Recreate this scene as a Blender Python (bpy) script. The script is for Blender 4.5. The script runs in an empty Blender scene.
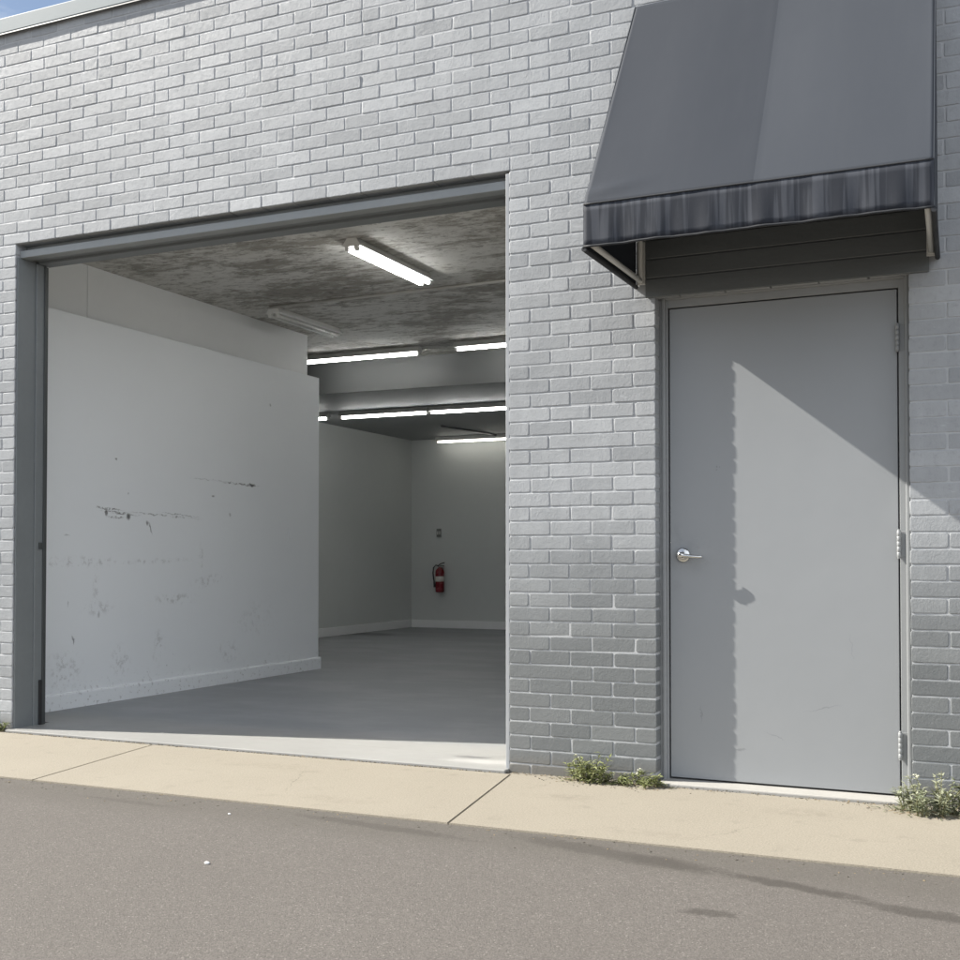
import bpy, bmesh, math, random
from mathutils import Vector, Matrix, noise as mnoise
R = math.radians
C = bpy.context.scene.collection
rnd = random.Random(7)

# ------------------------------------------------------------------ materials
class NT:
    def __init__(s, name):
        s.m = bpy.data.materials.new(name); s.m.use_nodes = True
        s.t = s.m.node_tree; s.n = s.t.nodes
        s.b = s.n['Principled BSDF']
        g = s.n.new('ShaderNodeNewGeometry'); s.pos = g.outputs['Position']
    def L(s, a, b): s.t.links.new(a, b)
    def put(s, sock, v):
        if hasattr(v, 'is_linked') or hasattr(v, 'links'): s.L(v, sock)
        else:
            if hasattr(sock.default_value, '__len__') and not hasattr(v, '__len__'): v = (v,)*3
            if hasattr(v, '__len__') and len(sock.default_value) == 4 and len(v) == 3: v = (*v, 1)
            sock.default_value = v
    def math(s, op, a, b=0, clamp=False):
        n = s.n.new('ShaderNodeMath'); n.operation = op; n.use_clamp = clamp
        s.put(n.inputs[0], a); s.put(n.inputs[1], b); return n.outputs[0]
    def scale(s, v, sc):
        n = s.n.new('ShaderNodeVectorMath'); n.operation = 'MULTIPLY'
        s.L(v, n.inputs[0]); n.inputs[1].default_value = sc; return n.outputs[0]
    def add(s, a, b):
        n = s.n.new('ShaderNodeVectorMath'); n.operation = 'ADD'
        s.put(n.inputs[0], a); s.put(n.inputs[1], b); return n.outputs[0]
    def noise(s, v, sc, det=4, rough=.55, dist=0, col=False):
        n = s.n.new('ShaderNodeTexNoise'); s.L(v, n.inputs['Vector'])
        n.inputs['Scale'].default_value = sc; n.inputs['Detail'].default_value = det
        n.inputs['Roughness'].default_value = rough; n.inputs['Distortion'].default_value = dist
        return n.outputs['Color'] if col else n.outputs['Fac']
    def voro(s, v, sc, feat='F1', out='Distance'):
        n = s.n.new('ShaderNodeTexVoronoi'); n.feature = feat; s.L(v, n.inputs['Vector'])
        n.inputs['Scale'].default_value = sc; return n.outputs[out]
    def ramp(s, f, a, b, lo=0., hi=1., smooth=True):
        n = s.n.new('ShaderNodeMapRange'); n.interpolation_type = 'SMOOTHSTEP' if smooth else 'LINEAR'
        s.put(n.inputs['Value'], f); n.inputs['From Min'].default_value = a; n.inputs['From Max'].default_value = b
        n.inputs['To Min'].default_value = lo; n.inputs['To Max'].default_value = hi; return n.outputs['Result']
    def mix(s, f, a, b, mode='MIX'):
        n = s.n.new('ShaderNodeMix'); n.data_type = 'RGBA'; n.blend_type = mode
        s.put(n.inputs['Factor'], f); s.put(n.inputs[6], a); s.put(n.inputs[7], b); return n.outputs[2]
    def sep(s, v):
        n = s.n.new('ShaderNodeSeparateXYZ'); s.L(v, n.inputs[0]); return n.outputs
    def comb(s, x, y, z=0.):
        n = s.n.new('ShaderNodeCombineXYZ')
        for i, v in enumerate((x, y, z)): s.put(n.inputs[i], v)
        return n.outputs[0]
    def ellipse(s, uv, cx, cy, rx, ry, rot=0, core=.3):
        n = s.n.new('ShaderNodeMapping'); n.vector_type = 'TEXTURE'; s.L(uv, n.inputs['Vector'])
        n.inputs['Location'].default_value = (cx, cy, 0); n.inputs['Rotation'].default_value = (0, 0, R(rot))
        n.inputs['Scale'].default_value = (rx, ry, 1)
        l = s.n.new('ShaderNodeVectorMath'); l.operation = 'LENGTH'; s.L(n.outputs[0], l.inputs[0])
        return s.ramp(l.outputs['Value'], 1, core, 0, 1)
    def bump(s, h, strength, dist, prev=None):
        n = s.n.new('ShaderNodeBump'); s.put(n.inputs['Height'], h)
        n.inputs['Strength'].default_value = strength; n.inputs['Distance'].default_value = dist
        if prev: s.L(prev, n.inputs['Normal'])
        return n.outputs['Normal']
    def done(s, col=None, rough=None, normal=None, metal=None):
        if col is not None: s.put(s.b.inputs['Base Color'], col)
        if rough is not None: s.put(s.b.inputs['Roughness'], rough)
        if metal is not None: s.b.inputs['Metallic'].default_value = metal
        if normal is not None: s.L(normal, s.b.inputs['Normal'])
        return s.m

def paint(name, col, rough=.55, var=.1, vs=2.5, bump=.0, bs=120, bd=.001, metal=0, stretch=(1, 1, 1), spec=None):
    k = NT(name); p = k.scale(k.pos, stretch)
    f = k.noise(p, vs, 5, .6)
    c = k.mix(f, tuple(max(0, x*(1-var)) for x in col), tuple(x*(1+var) for x in col))
    f2 = k.noise(p, vs*9, 3)
    c = k.mix(k.ramp(f2, .3, .7, 0, .35), c, tuple(x*(1-var*.7) for x in col))
    nm = k.bump(k.noise(k.pos, bs, 3), bump, bd) if bump else None
    if spec is not None: k.b.inputs['Specular IOR Level'].default_value = spec
    return k.done(c, k.ramp(f, .2, .8, rough-.06, rough+.06), nm, metal)

def m_brick():
    k = NT('painted_brick')
    at = k.n.new('ShaderNodeAttribute'); at.attribute_name = 'tone'
    tone = at.outputs['Fac']
    x, y, z = k.sep(k.pos)
    big = k.noise(k.pos, .9, 4, .6)
    streak = k.noise(k.scale(k.pos, (9, 1, .7)), 1.2, 4, .65)
    fine = k.noise(k.pos, 38, 4, .65)
    mid = k.noise(k.scale(k.pos, (1, 1, 1.6)), 6.5, 5, .7)
    v = k.math('ADD', k.math('MULTIPLY', tone, .25), k.math('MULTIPLY', big, .34))
    v = k.math('ADD', v, k.math('ADD', k.math('MULTIPLY', streak, .24), k.math('MULTIPLY', mid, .18)))
    c = k.mix(k.ramp(v, .25, .75, smooth=False), BR_LO, BR_HI)
    c = k.mix(k.ramp(fine, .52, .72, 0, .26), c, tuple(q*.78 for q in BR_LO))
    c = k.mix(k.ramp(k.noise(k.scale(k.pos, (2.2, 1, .6)), 55, 4, .75), .52, .70, 0, .22), c, tuple(q*.8 for q in BR_LO))
    c = k.mix(k.ramp(k.noise(k.scale(k.pos, (1, 1, 3)), 11, 5, .7), .60, .70, 0, .40), c, tuple(min(1, q*1.2) for q in BR_HI))
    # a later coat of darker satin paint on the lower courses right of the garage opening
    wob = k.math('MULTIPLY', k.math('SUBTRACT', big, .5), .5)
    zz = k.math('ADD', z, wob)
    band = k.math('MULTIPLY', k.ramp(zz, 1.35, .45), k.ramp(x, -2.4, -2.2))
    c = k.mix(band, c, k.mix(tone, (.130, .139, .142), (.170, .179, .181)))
    gr = k.math('MULTIPLY', k.ramp(k.math('ADD', z, k.math('MULTIPLY', fine, -.06)), .07, -.03), .55)
    c = k.mix(gr, c, (.16, .145, .12))
    n1 = k.bump(k.noise(k.pos, 24, 4, .6), .45, .0034)
    n2 = k.bump(k.noise(k.scale(k.pos, (1.3, 1, .8)), 80, 5, .75), .6, .0030, n1)
    k.b.inputs['Specular IOR Level'].default_value = .42
    return k.done(c, k.ramp(fine, .3, .7, .48, .66), n2)

def m_mortar():
    k = NT('painted_mortar')
    f = k.noise(k.pos, 30, 4, .6)
    c = k.mix(f, (.34, .352, .364), (.43, .442, .452))
    c = k.mix(k.ramp(k.noise(k.pos, 6, 4), .58, .7, 0, .4), c, (.22, .22, .22))
    return k.done(c, .7, k.bump(k.noise(k.pos, 120, 4, .7), .5, .002))

BR_LO = (.218, .229, .240); BR_HI = (.412, .428, .442)
M = {}
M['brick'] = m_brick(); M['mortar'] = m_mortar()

def m_sidewalk():
    k = NT('sidewalk_concrete')
    p = k.pos
    g = k.noise(p, 150, 4, .8); big = k.noise(p, 1.3, 5, .6); mid = k.noise(p, 9, 5, .65)
    c = k.mix(big, (.180, .160, .124), (.262, .235, .187))
    c = k.mix(k.ramp(g, .42, .58, 0, .75), c, (.310, .280, .224))
    c = k.mix(k.ramp(k.voro(p, 110), .05, .30, .65, 0), c, (.17, .145, .11))
    c = k.mix(k.ramp(mid, .55, .75, 0, .4), c, (.165, .148, .118))
    x, y, z = k.sep(p)
    wc = k.add(p, k.scale(k.add(k.noise(p, 3.5, 5, .7, col=True), (-.5, -.5, -.5)), (.16, .16, 0)))
    for cx, cy, rx, ry, rot, a_ in ((-3.0, -.60, .003, .50, 24, .55), (-.95, -.80, .0028, .34, -32, .5)):
        c = k.mix(k.math('MULTIPLY', k.ellipse(wc, cx, cy, rx, ry, rot, .2), a_), c, (.09, .078, .06))
    for cx, cy, rx, ry, rot, a_ in ((-1.75, -.45, .22, .10, 10, .35), (-3.3, -.35, .35, .12, -5, .3), (-.75, -.35, .25, .14, 5, .35), (-2.6, -.9, .3, .08, 0, .3), (-1.2, -.95, .3, .07, 0, .3)):
        c = k.mix(k.math('MULTIPLY', k.math('MULTIPLY', k.ellipse(wc, cx, cy, rx, ry, rot, .1), k.ramp(k.noise(p, 24, 5, .75), .38, .62)), a_), c, (.15, .13, .10))
    # grime that collects along the foot of the wall
    gy = k.math('MULTIPLY', k.ramp(k.math('ADD', y, k.math('MULTIPLY', mid, -.16)), -.17, -.05), .5)
    c = k.mix(gy, c, (.17, .15, .12))
    n = k.bump(g, .5, .003); n = k.bump(k.noise(p, 60, 4), .25, .003, n)
    return k.done(c, .85, n)
M['sidewalk'] = m_sidewalk()

def m_floor():
    k = NT('floor_concrete')
    p = k.pos; uv = p
    big = k.noise(p, .8, 5, .6); tr = k.noise(k.scale(p, (.8, 1.3, 1)), 1.6, 5, .6); g = k.noise(p, 160, 3)
    c = k.mix(big, (.215, .225, .237), (.275, .285, .295))
    c = k.mix(k.ramp(tr, .5, .75, 0, .25), c, (.32, .34, .33))
    c = k.mix(k.ramp(k.noise(p, 22, 5, .7), .6, .72, 0, .3), c, (.17, .17, .165))
    w = k.add(p, k.scale(k.noise(p, 8, 4, col=True), (.12, .12, 0)))
    # bare, paler concrete at the sill and a few oil marks
    x, y, z = k.sep(p)
    s = k.ramp(k.math('ADD', y, k.math('MULTIPLY', big, .25)), .95, .55)
    c = k.mix(k.math('MULTIPLY', s, .75), c, k.mix(big, (.27, .265, .245), (.335, .327, .305)))
    e = k.math('MULTIPLY', k.ellipse(w, -2.42, .29, .13, .05, 5, .2), .7)
    c = k.mix(e, c, (.10, .10, .10))
    e = k.math('MULTIPLY', k.ellipse(w, -2.30, .18, .30, .10, 5, .2), .5)
    c = k.mix(e, c, (.52, .51, .49))
    e = k.math('MULTIPLY', k.ellipse(w, -7.75, 8.5, .55, .28, -15, .5), .7)
    c = k.mix(e, c, (.05, .05, .05))
    return k.done(c, k.ramp(tr, .3, .7, .38, .55), k.bump(g, .12, .001))
M['floor'] = m_floor()

def m_asphalt():
    k = NT('old_asphalt')
    p = k.pos; x, y, z = k.sep(p)
    vo = k.voro(p, 240, out='Color'); st = k.sep(vo)[0]
    g = k.noise(p, 190, 3, .75); big = k.noise(p, .7, 5, .6); mid = k.noise(p, 5, 5, .65)
    c = k.mix(st, (.074, .066, .058), (.164, .149, .134))
    c = k.mix(k.ramp(g, .35, .65, 0, .5), c, (.124, .112, .100))
    c = k.mix(k.ramp(st, .975, .99, 0, .55), c, (.30, .28, .25))
    c = k.mix(k.ramp(big, .3, .7, .25, 0), c, (.098, .088, .078))
    wv = k.add(p, k.scale(k.add(k.noise(p, 2.2, 5, .65, col=True), (-.5, -.5, -.5)), (.25, .25, 0)))
    wy = k.sep(wv)[1]
    # damp silt strip along the pavement edge
    e = k.math('MULTIPLY', k.math('MULTIPLY', k.ramp(wy, -1.55, -1.25), k.ramp(g, .3, .7, 1, .5)), .62)
    c = k.mix(e, c, k.mix(mid, (.070, .063, .052), (.100, .091, .076)))
    w2 = k.add(p, k.scale(k.add(k.noise(p, 9, 4, .7, col=True), (-.5, -.5, -.5)), (.09, .09, 0)))
    for cx, cy, rx, ry, rot, a in ((-1.25, -1.27, .75, .10, -15, .7), (-.62, -1.42, .42, .062, -17, 1.0), (-1.05, -1.30, .30, .09, -10, .6),
                                   (-.20, -1.56, .38, .068, -12, .95), (-.80, -1.80, .14, .055, 8, .9),
                                   (-2.2, -1.24, .7, .06, -7, .6), (-3.4, -1.27, .5, .04, -3, .35)):
        c = k.mix(k.math('MULTIPLY', k.ramp(k.math('ADD', k.ellipse(w2, cx, cy, rx*1.15, ry*1.25, rot, .05), k.math('MULTIPLY', k.math('SUBTRACT', k.noise(p, 38, 5, .8), .5), 1.3)), .25, .85), k.math('MULTIPLY', k.ellipse(w2, cx, cy, rx*1.6, ry*1.9, rot, .2), a*.75)), c, (.046, .040, .033))
    h = k.math('ADD', k.math('MULTIPLY', st, .6), g)
    n = k.bump(h, .7, .005); n = k.bump(mid, .2, .02, n)
    return k.done(c, .9, n)
M['asphalt'] = m_asphalt()

def m_partition():
    k = NT('scuffed_white_paint')
    p = k.pos; x, y, z = k.sep(p)
    big = k.noise(p, .8, 4, .6)
    c = k.mix(big, (.78, .805, .825), (.83, .855, .875))
    uv0 = k.comb(y, z)
    w = k.add(uv0, k.scale(k.add(k.noise(p, 14, 4, .7, col=True), (-.5, -.5, -.5)), (.05, .05, 0)))
    br = k.ramp(k.noise(k.scale(p, (1, 6, 14)), 5, 4, .7), .42, .56)
    dk = (.06, .06, .058); md = (.33, .33, .325)
    for cy, cz, ry, rz, rot, a in ((1.22, 1.352, .17, .010, -2, .8), (1.35, 1.325, .24, .013, -3, .9), (1.42, 1.30, .03, .03, 0, .9), (1.20, 1.325, .02, .035, 0, .8),
                                   (1.30, 1.295, .12, .012, 0, .7), (1.82, 1.325, .5, .008, -2, .55), (2.75, 1.615, .34, .010, -1, .75),
                                   (2.92, 1.615, .06, .017, 0, .9), (2.33, 1.625, .3, .007, 0, .3), (2.0, 1.335, .3, .006, -3, .5)):
        e = k.math('MULTIPLY', k.ellipse(w, cy, cz, ry, rz, rot, .3), k.math('MULTIPLY', br, a) if ry > .1 else a)
        c = k.mix(e, c, dk)
    for cy, cz, ry, rz, rot, a in ((1.66, 1.225, .011, .06, 25, .75), (1.625, 1.26, .018, .022, 0, .7), (2.397, 1.499, .024, .013, 0, .65), (1.291, 1.707, .013, .013, 0, .8),
                                   (1.417, 1.473, .011, .011, 0, .5), (3.175, 2.316, .014, .013, 0, .45), (2.62, 1.36, .016, .02, 0, .4),
                                   (.89, .455, .011, .04, 10, .7), (.84, .70, .009, .03, 0, .35), (1.13, .62, .014, .03, 0, .35), (.83, 1.16, .035, .008, 0, .35)):
        c = k.mix(k.math('MULTIPLY', k.ellipse(w, cy, cz, ry, rz, rot, .2), a), c, dk)
    for cy, cz, ry, rz, rot, a in ((.95, .98, .5, .05, 0, .75), (1.7, .985, .6, .03, 2, .55), (2.35, .83, .3, .06, 8, .6), (1.95, .70, .35, .06, 0, .6),
                                   (1.12, .66, .2, .07, 0, .6), (1.75, .35, .1, .18, 0, .6), (1.35, .28, .14, .15, 0, .6), (2.6, .25, .2, .12, 0, .5),
                                   (1.1, .8, .05, .2, 0, .45), (2.25, 1.0, .04, .2, 0, .5), (3.0, .5, .4, .2, 0, .25), (.8, .25, .25, .18, 0, .6)):
        br2 = k.ramp(k.noise(p, 23, 5, .75), .5, .62)
        c = k.mix(k.math('MULTIPLY', k.ellipse(w, cy, cz, ry, rz, rot, .2), k.math('MULTIPLY', br2, a*.85)), c, (.42, .425, .425))
    # scattered chips, denser near the floor
    chips = k.ramp(k.voro(k.scale(p, (1, 1, .8)), 13), .10, .05)
    sel = k.ramp(k.noise(p, 2.7, 3), .52, .58)
    low = k.ramp(z, .35, .02)
    c = k.mix(k.math('MULTIPLY', k.math('MULTIPLY', chips, sel), low), c, (.09, .09, .088))
    d = k.math('MULTIPLY', k.ramp(k.noise(p, 26, 5, .75), .56, .66), k.ramp(k.math('ADD', z, k.math('MULTIPLY', k.noise(p, 3, 3), .25)), .36, .12, 0, .7))
    c = k.mix(d, c, (.33, .32, .31))
    return k.done(c, .5, k.bump(k.noise(p, 45, 4), .12, .003))
M['partition'] = m_partition()

def m_ceiling():
    k = NT('mottled_ceiling')
    p = k.scale(k.pos, (.62, 1.25, 1))
    a = k.noise(p, 3.4, 7, .72, .6); b = k.noise(p, 12, 6, .78, .4); lg = k.noise(k.pos, 1.1, 3)
    f = k.math('ADD', k.math('MULTIPLY', a, .5), k.math('MULTIPLY', b, .5))
    f = k.math('ADD', f, k.math('MULTIPLY', k.math('SUBTRACT', lg, .5), .34))
    c = k.mix(k.ramp(f, .46, .58), (.62, .612, .58), (.30, .284, .252))
    c = k.mix(k.ramp(k.noise(p, 17, 5, .75), .54, .64, 0, .6), c, (.105, .10, .088))
    return k.done(c, .8, k.bump(b, .4, .01))
M['ceiling'] = m_ceiling()

M['white_wall'] = paint('white_wall_paint', (.62, .63, .62), .6, .05, 1.2, .1, 60, .002)
M['beam'] = paint('beam_paint', (.095, .099, .098), .6, .06, 1.5, .1, 60, .002)
M['far_wall'] = paint('far_wall_paint', (.54, .56, .55), .6, .05, 1.2, .1, 60, .002)
M['upper_wall'] = paint('upper_wall_paint', (.76, .77, .77), .6, .05, 1.2, .1, 60, .002)
M['soffit'] = paint('low_ceiling_paint', (.30, .31, .308), .65, .08, 1.5, .1, 60, .002)
M['frame'] = paint('grey_steel_paint', (.160, .174, .180), .48, .12, 3, .25, 70, .0015)
M['lintel'] = paint('lintel_steel_paint', (.25, .268, .275), .48, .12, 3, .25, 70, .0015)
M['frame_dark'] = paint('dark_track_steel', (.05, .055, .056), .5, .15, 4, .2, 70, .001)
M['rubber'] = paint('black_rubber', (.012, .012, .013), .6, .2, 9)
def m_door():
    k = NT('door_grey_paint'); p = k.pos; x, y, z = k.sep(p)
    f = k.noise(p, 1.3, 5, .6)
    c = k.mix(f, (.256, .268, .278), (.286, .298, .308))
    uv = k.comb(x, z)
    w = k.add(uv, k.scale(k.add(k.noise(p, 18, 4, .7, col=True), (-.5, -.5, -.5)), (.05, .05, 0)))
    gr = k.noise(p, 14, 5, .75)
    for cx, cz, rx, rz, rot, a in ((-1.30, 1.02, .17, .13, 0, .22), (-1.39, 1.0, .04, .25, 0, .25)):
        c = k.mix(k.math('MULTIPLY', k.math('MULTIPLY', k.ellipse(w, cx, cz, rx, rz, rot, .1), k.ramp(gr, .4, .65)), a), c, (.15, .155, .155))
    for cx, cz, rx, rz, rot, a in ((-1.205, 1.42, .006, .004, 0, .6), (-1.19, 1.415, .004, .004, 0, .6), (-1.21, 1.405, .004, .004, 0, .5), (-.75, .35, .10, .003, 12, .35),
                                   (-.95, .22, .06, .003, -20, .35), (-1.28, .30, .004, .05, 5, .35), (-.62, .62, .003, .07, 8, .25), (-1.1, .15, .03, .006, 0, .4)):
        c = k.mix(k.math('MULTIPLY', k.ellipse(w, cx, cz, rx, rz, rot, .3), a), c, (.11, .115, .12))
    n = k.bump(k.noise(p, 2.2, 3), .10, .02); n = k.bump(k.noise(p, 70, 3), .12, .0012, n)
    return k.done(c, k.ramp(gr, .3, .7, .36, .48), n)
M['door'] = m_door()
M['door_frame'] = paint('door_frame_paint', (.27, .28, .285), .42, .08, 3, .2, 60, .0015)
M['boards'] = paint('dark_board_paint', (.112, .122, .124), .55, .18, 3, .3, 60, .002, stretch=(.5, 1, 5))
M['steel'] = paint('satin_steel', (.62, .62, .61), .24, .05, 12, metal=1)
M['galv'] = paint('pale_painted_steel', (.55, .55, .53), .45, .15, 14, .2, 90, .001)
M['bead'] = paint('pale_corner_steel', (.33, .345, .36), .45, .12, 4, .2, 60, .001)
M['coping'] = paint('coping_metal', (.165, .20, .215), .5, .06, 1.5, .05, 30, .001)
M['roof'] = paint('roof_membrane', (.30, .30, .29), .85, .15, 1.0)
M['white_enamel'] = paint('white_enamel', (.74, .74, .72), .4, .05, 8)
M['red'] = paint('red_enamel', (.16, .006, .012), .28, .06, 8)
M['label'] = paint('pale_label', (.62, .60, .56), .5, .05, 30)
M['blackp'] = paint('black_plastic', (.02, .02, .021), .42, .1, 20)
M['plate'] = paint('grey_cover_plate', (.16, .165, .16), .4, .1, 20)
M['conduit'] = paint('conduit_metal', (.46, .45, .42), .45, .1, 9)
M['sill'] = paint('worn_sill_concrete', (.34, .33, .305), .8, .18, 7, .5, 120, .003)
M['joint'] = paint('joint_dirt', (.10, .088, .068), .95, .4, 30, .6, 150, .004)
M['stone'] = paint('white_pebble', (.85, .85, .83), .5, .03, 50)

def m_fabric(streaks):
    k = NT('awning_valance_fabric' if streaks else 'awning_fabric')
    p = k.pos; x, y, z = k.sep(p)
    wv = k.math('MULTIPLY', k.noise(p, 420, 2), 1)
    big = k.noise(p, 1.1, 4, .6)
    c = k.mix(big, (.027, .0325, .042), (.033, .0385, .049))
    if streaks:
        u = k.comb(k.math('MULTIPLY', x, 1), 0., k.math('MULTIPLY', z, .05))
        f = k.math('ADD', k.math('MULTIPLY', k.noise(u, 15, 3, .6), .55), k.math('MULTIPLY', k.noise(u, 42, 2, .6), .45))
        s = k.ramp(f, .44, .53)
        s = k.math('MULTIPLY', s, k.ramp(k.noise(k.scale(p, (30, 1, 3)), 2, 3), .25, .42, .55, 1))
        c = k.mix(big, (.048, .053, .065), (.058, .064, .077))
        c = k.mix(s, c, (.024, .0275, .036))
    else:
        st = k.noise(k.scale(p, (7, 1, .4)), 2, 4, .6)
        c = k.mix(k.ramp(st, .45, .7, 0, .12), c, (.047, .052, .061))
    c = k.mix(k.ramp(k.math('ADD', x, k.math('MULTIPLY', z, .0118)), -.8485, -.8455, 0, .16), k.mix(.10, c, (.01, .011, .013)), (.10, .11, .125)) if not streaks else c
    n = k.bump(wv, .12, .001); n = k.bump(k.noise(p, 5, 3), .12, .012, n)
    k.b.inputs['Specular IOR Level'].default_value = .25
    return k.done(c, .75, n)
M['fabric'] = m_fabric(False); M['valance'] = m_fabric(True)
M['hem'] = paint('black_hem', (.018, .02, .024), .7, .1, 20)

def m_emit(name, col, st):
    k = NT(name); k.b.inputs['Base Color'].default_value = (.8, .8, .8, 1)
    k.b.inputs['Emission Color'].default_value = (*col, 1); k.b.inputs['Emission Strength'].default_value = st
    return k.m
TUBE = 18.5
M['tube'] = m_emit('lit_tube', (1, 1, .97), TUBE)
M['front_tube'] = m_emit('front_lit_tube', (1, 1, .97), 12.0)
M['weak_tube'] = m_emit('weak_lit_tube', (1, .97, .88), 4.2)
M['dead_tube'] = paint('unlit_tube', (.70, .70, .68), .3, .03, 10)

def m_leaf(name, a, b):
    k = NT(name)
    at = k.n.new('ShaderNodeAttribute'); at.attribute_name = 'tone'
    c = k.mix(at.outputs['Fac'], a, b)
    k.b.inputs['Specular IOR Level'].default_value = .3
    t = k.n.new('ShaderNodeBsdfTranslucent'); k.put(t.inputs['Color'], k.mix(.5, c, (.16, .20, .03)))
    mx = k.n.new('ShaderNodeMixShader'); mx.inputs[0].default_value = .25
    k.done(c, .55)
    k.L(k.b.outputs[0], mx.inputs[1]); k.L(t.outputs[0], mx.inputs[2])
    k.L(mx.outputs[0], k.n['Material Output'].inputs['Surface'])
    return k.m
M['leaf'] = m_leaf('weed_leaf', (.11, .135, .05), (.33, .35, .17))
M['leaf_pale'] = m_leaf('pale_weed_leaf', (.15, .175, .10), (.42, .43, .32))
M['stem'] = paint('weed_stem', (.16, .15, .07), .7, .2, 40)
M['dry'] = paint('dry_stalk', (.22, .17, .10), .8, .3, 40)
M['flower'] = paint('pale_flower', (.50, .50, .38), .6, .1, 60)

# ------------------------------------------------------------------ mesh helpers
def tag(o, label=None, cat=None, group=None, kind=None):
    if label: o['label'] = label
    if cat: o['category'] = cat
    if group: o['group'] = group
    if kind: o['kind'] = kind
    return o
def empty(name, loc, label, cat, group=None):
    o = bpy.data.objects.new(name, None); o.location = loc; C.objects.link(o)
    o.empty_display_size = .1
    return tag(o, label, cat, group)
def wloc(o):
    v = Vector((0, 0, 0))
    while o: v = v + o.location; o = o.parent
    return v
class MB:
    def __init__(s): s.bm = bmesh.new(); s.tone = s.bm.faces.layers.float.new('tone')
    def face(s, pts, mi=0, tone=0.):
        f = s.bm.faces.new([s.bm.verts.new(p) for p in pts]); f.material_index = mi; f[s.tone] = tone; return f
    def box(s, x0, x1, y0, y1, z0, z1, bev=0., mi=0, seg=2):
        b = bmesh.new(); bmesh.ops.create_cube(b, size=1)
        for v in b.verts:
            v.co = Vector((x0+(v.co.x+.5)*(x1-x0), y0+(v.co.y+.5)*(y1-y0), z0+(v.co.z+.5)*(z1-z0)))
        if bev: bmesh.ops.bevel(b, geom=b.edges[:], offset=bev, segments=seg, affect='EDGES', profile=.5)
        s.merge(b, mi); return s
    def merge(s, b, mi=0, mat=None):
        mp = {v: s.bm.verts.new(mat @ v.co if mat else v.co) for v in b.verts}
        for f in b.faces:
            g = s.bm.faces.new([mp[v] for v in f.verts]); g.material_index = mi; g.smooth = f.smooth
        b.free()
    def tube(s, pts, r, n=10, cap=True, mi=0, rr=None):
        pts = [Vector(p) for p in pts]; rings = []
        up = Vector((.31, .17, .93))
        for i, p in enumerate(pts):
            d = (pts[min(i+1, len(pts)-1)]-pts[max(i-1, 0)]).normalized()
            a = d.cross(up)
            if a.length < 1e-3: a = d.cross(Vector((1, 0, 0)))
            a.normalize(); b = d.cross(a); q = rr[i] if rr else r
            rings.append([s.bm.verts.new(p+a*q*math.cos(2*math.pi*k/n)+b*q*math.sin(2*math.pi*k/n)) for k in range(n)])
        for i in range(len(rings)-1):
            for k in range(n):
                f = s.bm.faces.new((rings[i][k], rings[i][(k+1) % n], rings[i+1][(k+1) % n], rings[i+1][k]))
                f.smooth = True; f.material_index = mi
        if cap:
            for rg in (rings[0], rings[-1]): s.bm.faces.new(rg).material_index = mi
        return s
    def lathe(s, c, prof, n=24, axis='Z', mi=0):
        c = Vector(c); rings = []
        for r, h in prof:
            ring = []
            for k in range(n):
                t = 2*math.pi*k/n; u, v = r*math.cos(t), r*math.sin(t)
                ring.append(s.bm.verts.new(c+{'Z': Vector((u, v, h)), 'Y': Vector((u, h, v)), 'X': Vector((h, u, v))}[axis]))
            rings.append(ring)
        for i in range(len(rings)-1):
            for k in range(n):
                f = s.bm.faces.new((rings[i][k], rings[i][(k+1) % n], rings[i+1][(k+1) % n], rings[i+1][k])); f.smooth = True; f.material_index = mi
        for rg in (rings[0], rings[-1]):
            try: s.bm.faces.new(rg).material_index = mi
            except ValueError: pass
        return s
    def prism(s, poly, x0, x1, bev=0, axis='X', mi=0):
        b = bmesh.new()
        T = {'X': lambda t, p: (t, p[0], p[1]), 'Y': lambda t, p: (p[0], t, p[1]), 'Z': lambda t, p: (p[0], p[1], t)}[axis]
        A = [b.verts.new(T(x0, p)) for p in poly]; B = [b.verts.new(T(x1, p)) for p in poly]; n = len(poly)
        b.faces.new(A); b.faces.new(B[::-1])
        for i in range(n): b.faces.new((A[i], B[i], B[(i+1) % n], A[(i+1) % n]))
        if bev: bmesh.ops.bevel(b, geom=b.edges[:], offset=bev, segments=2, affect='EDGES')
        s.merge(b, mi); return s
    def build(s, name, mats, parent=None, smooth_angle=None):
        bmesh.ops.recalc_face_normals(s.bm, faces=s.bm.faces[:])
        if parent:
            off = wloc(parent)
            for v in s.bm.verts: v.co -= off
        me = bpy.data.meshes.new(name); s.bm.to_mesh(me); s.bm.free()
        for m in (mats if isinstance(mats, (list, tuple)) else [mats]): me.materials.append(m)
        o = bpy.data.objects.new(name, me); C.objects.link(o)
        if parent: o.parent = parent
        return o
def copy_tree(o, parent=None):
    c = o.copy(); C.objects.link(c)
    if parent: c.parent = parent
    for ch in list(o.children): copy_tree(ch, c)
    return c

# ------------------------------------------------------------------ dimensions (metres; facade face at y = 0)
OX0, OX1, OZ = -5.372, -2.186, 2.875          # garage opening
DX0, DX1, DZ = -1.463, -.378, 2.215           # entrance opening
WX0, WX1 = -9.2, 3.2
COURSE, Z0 = .0677, -.0365
CEIL, LOW = 3.07, 2.748
GZ = -.013                                    # pavement level

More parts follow.
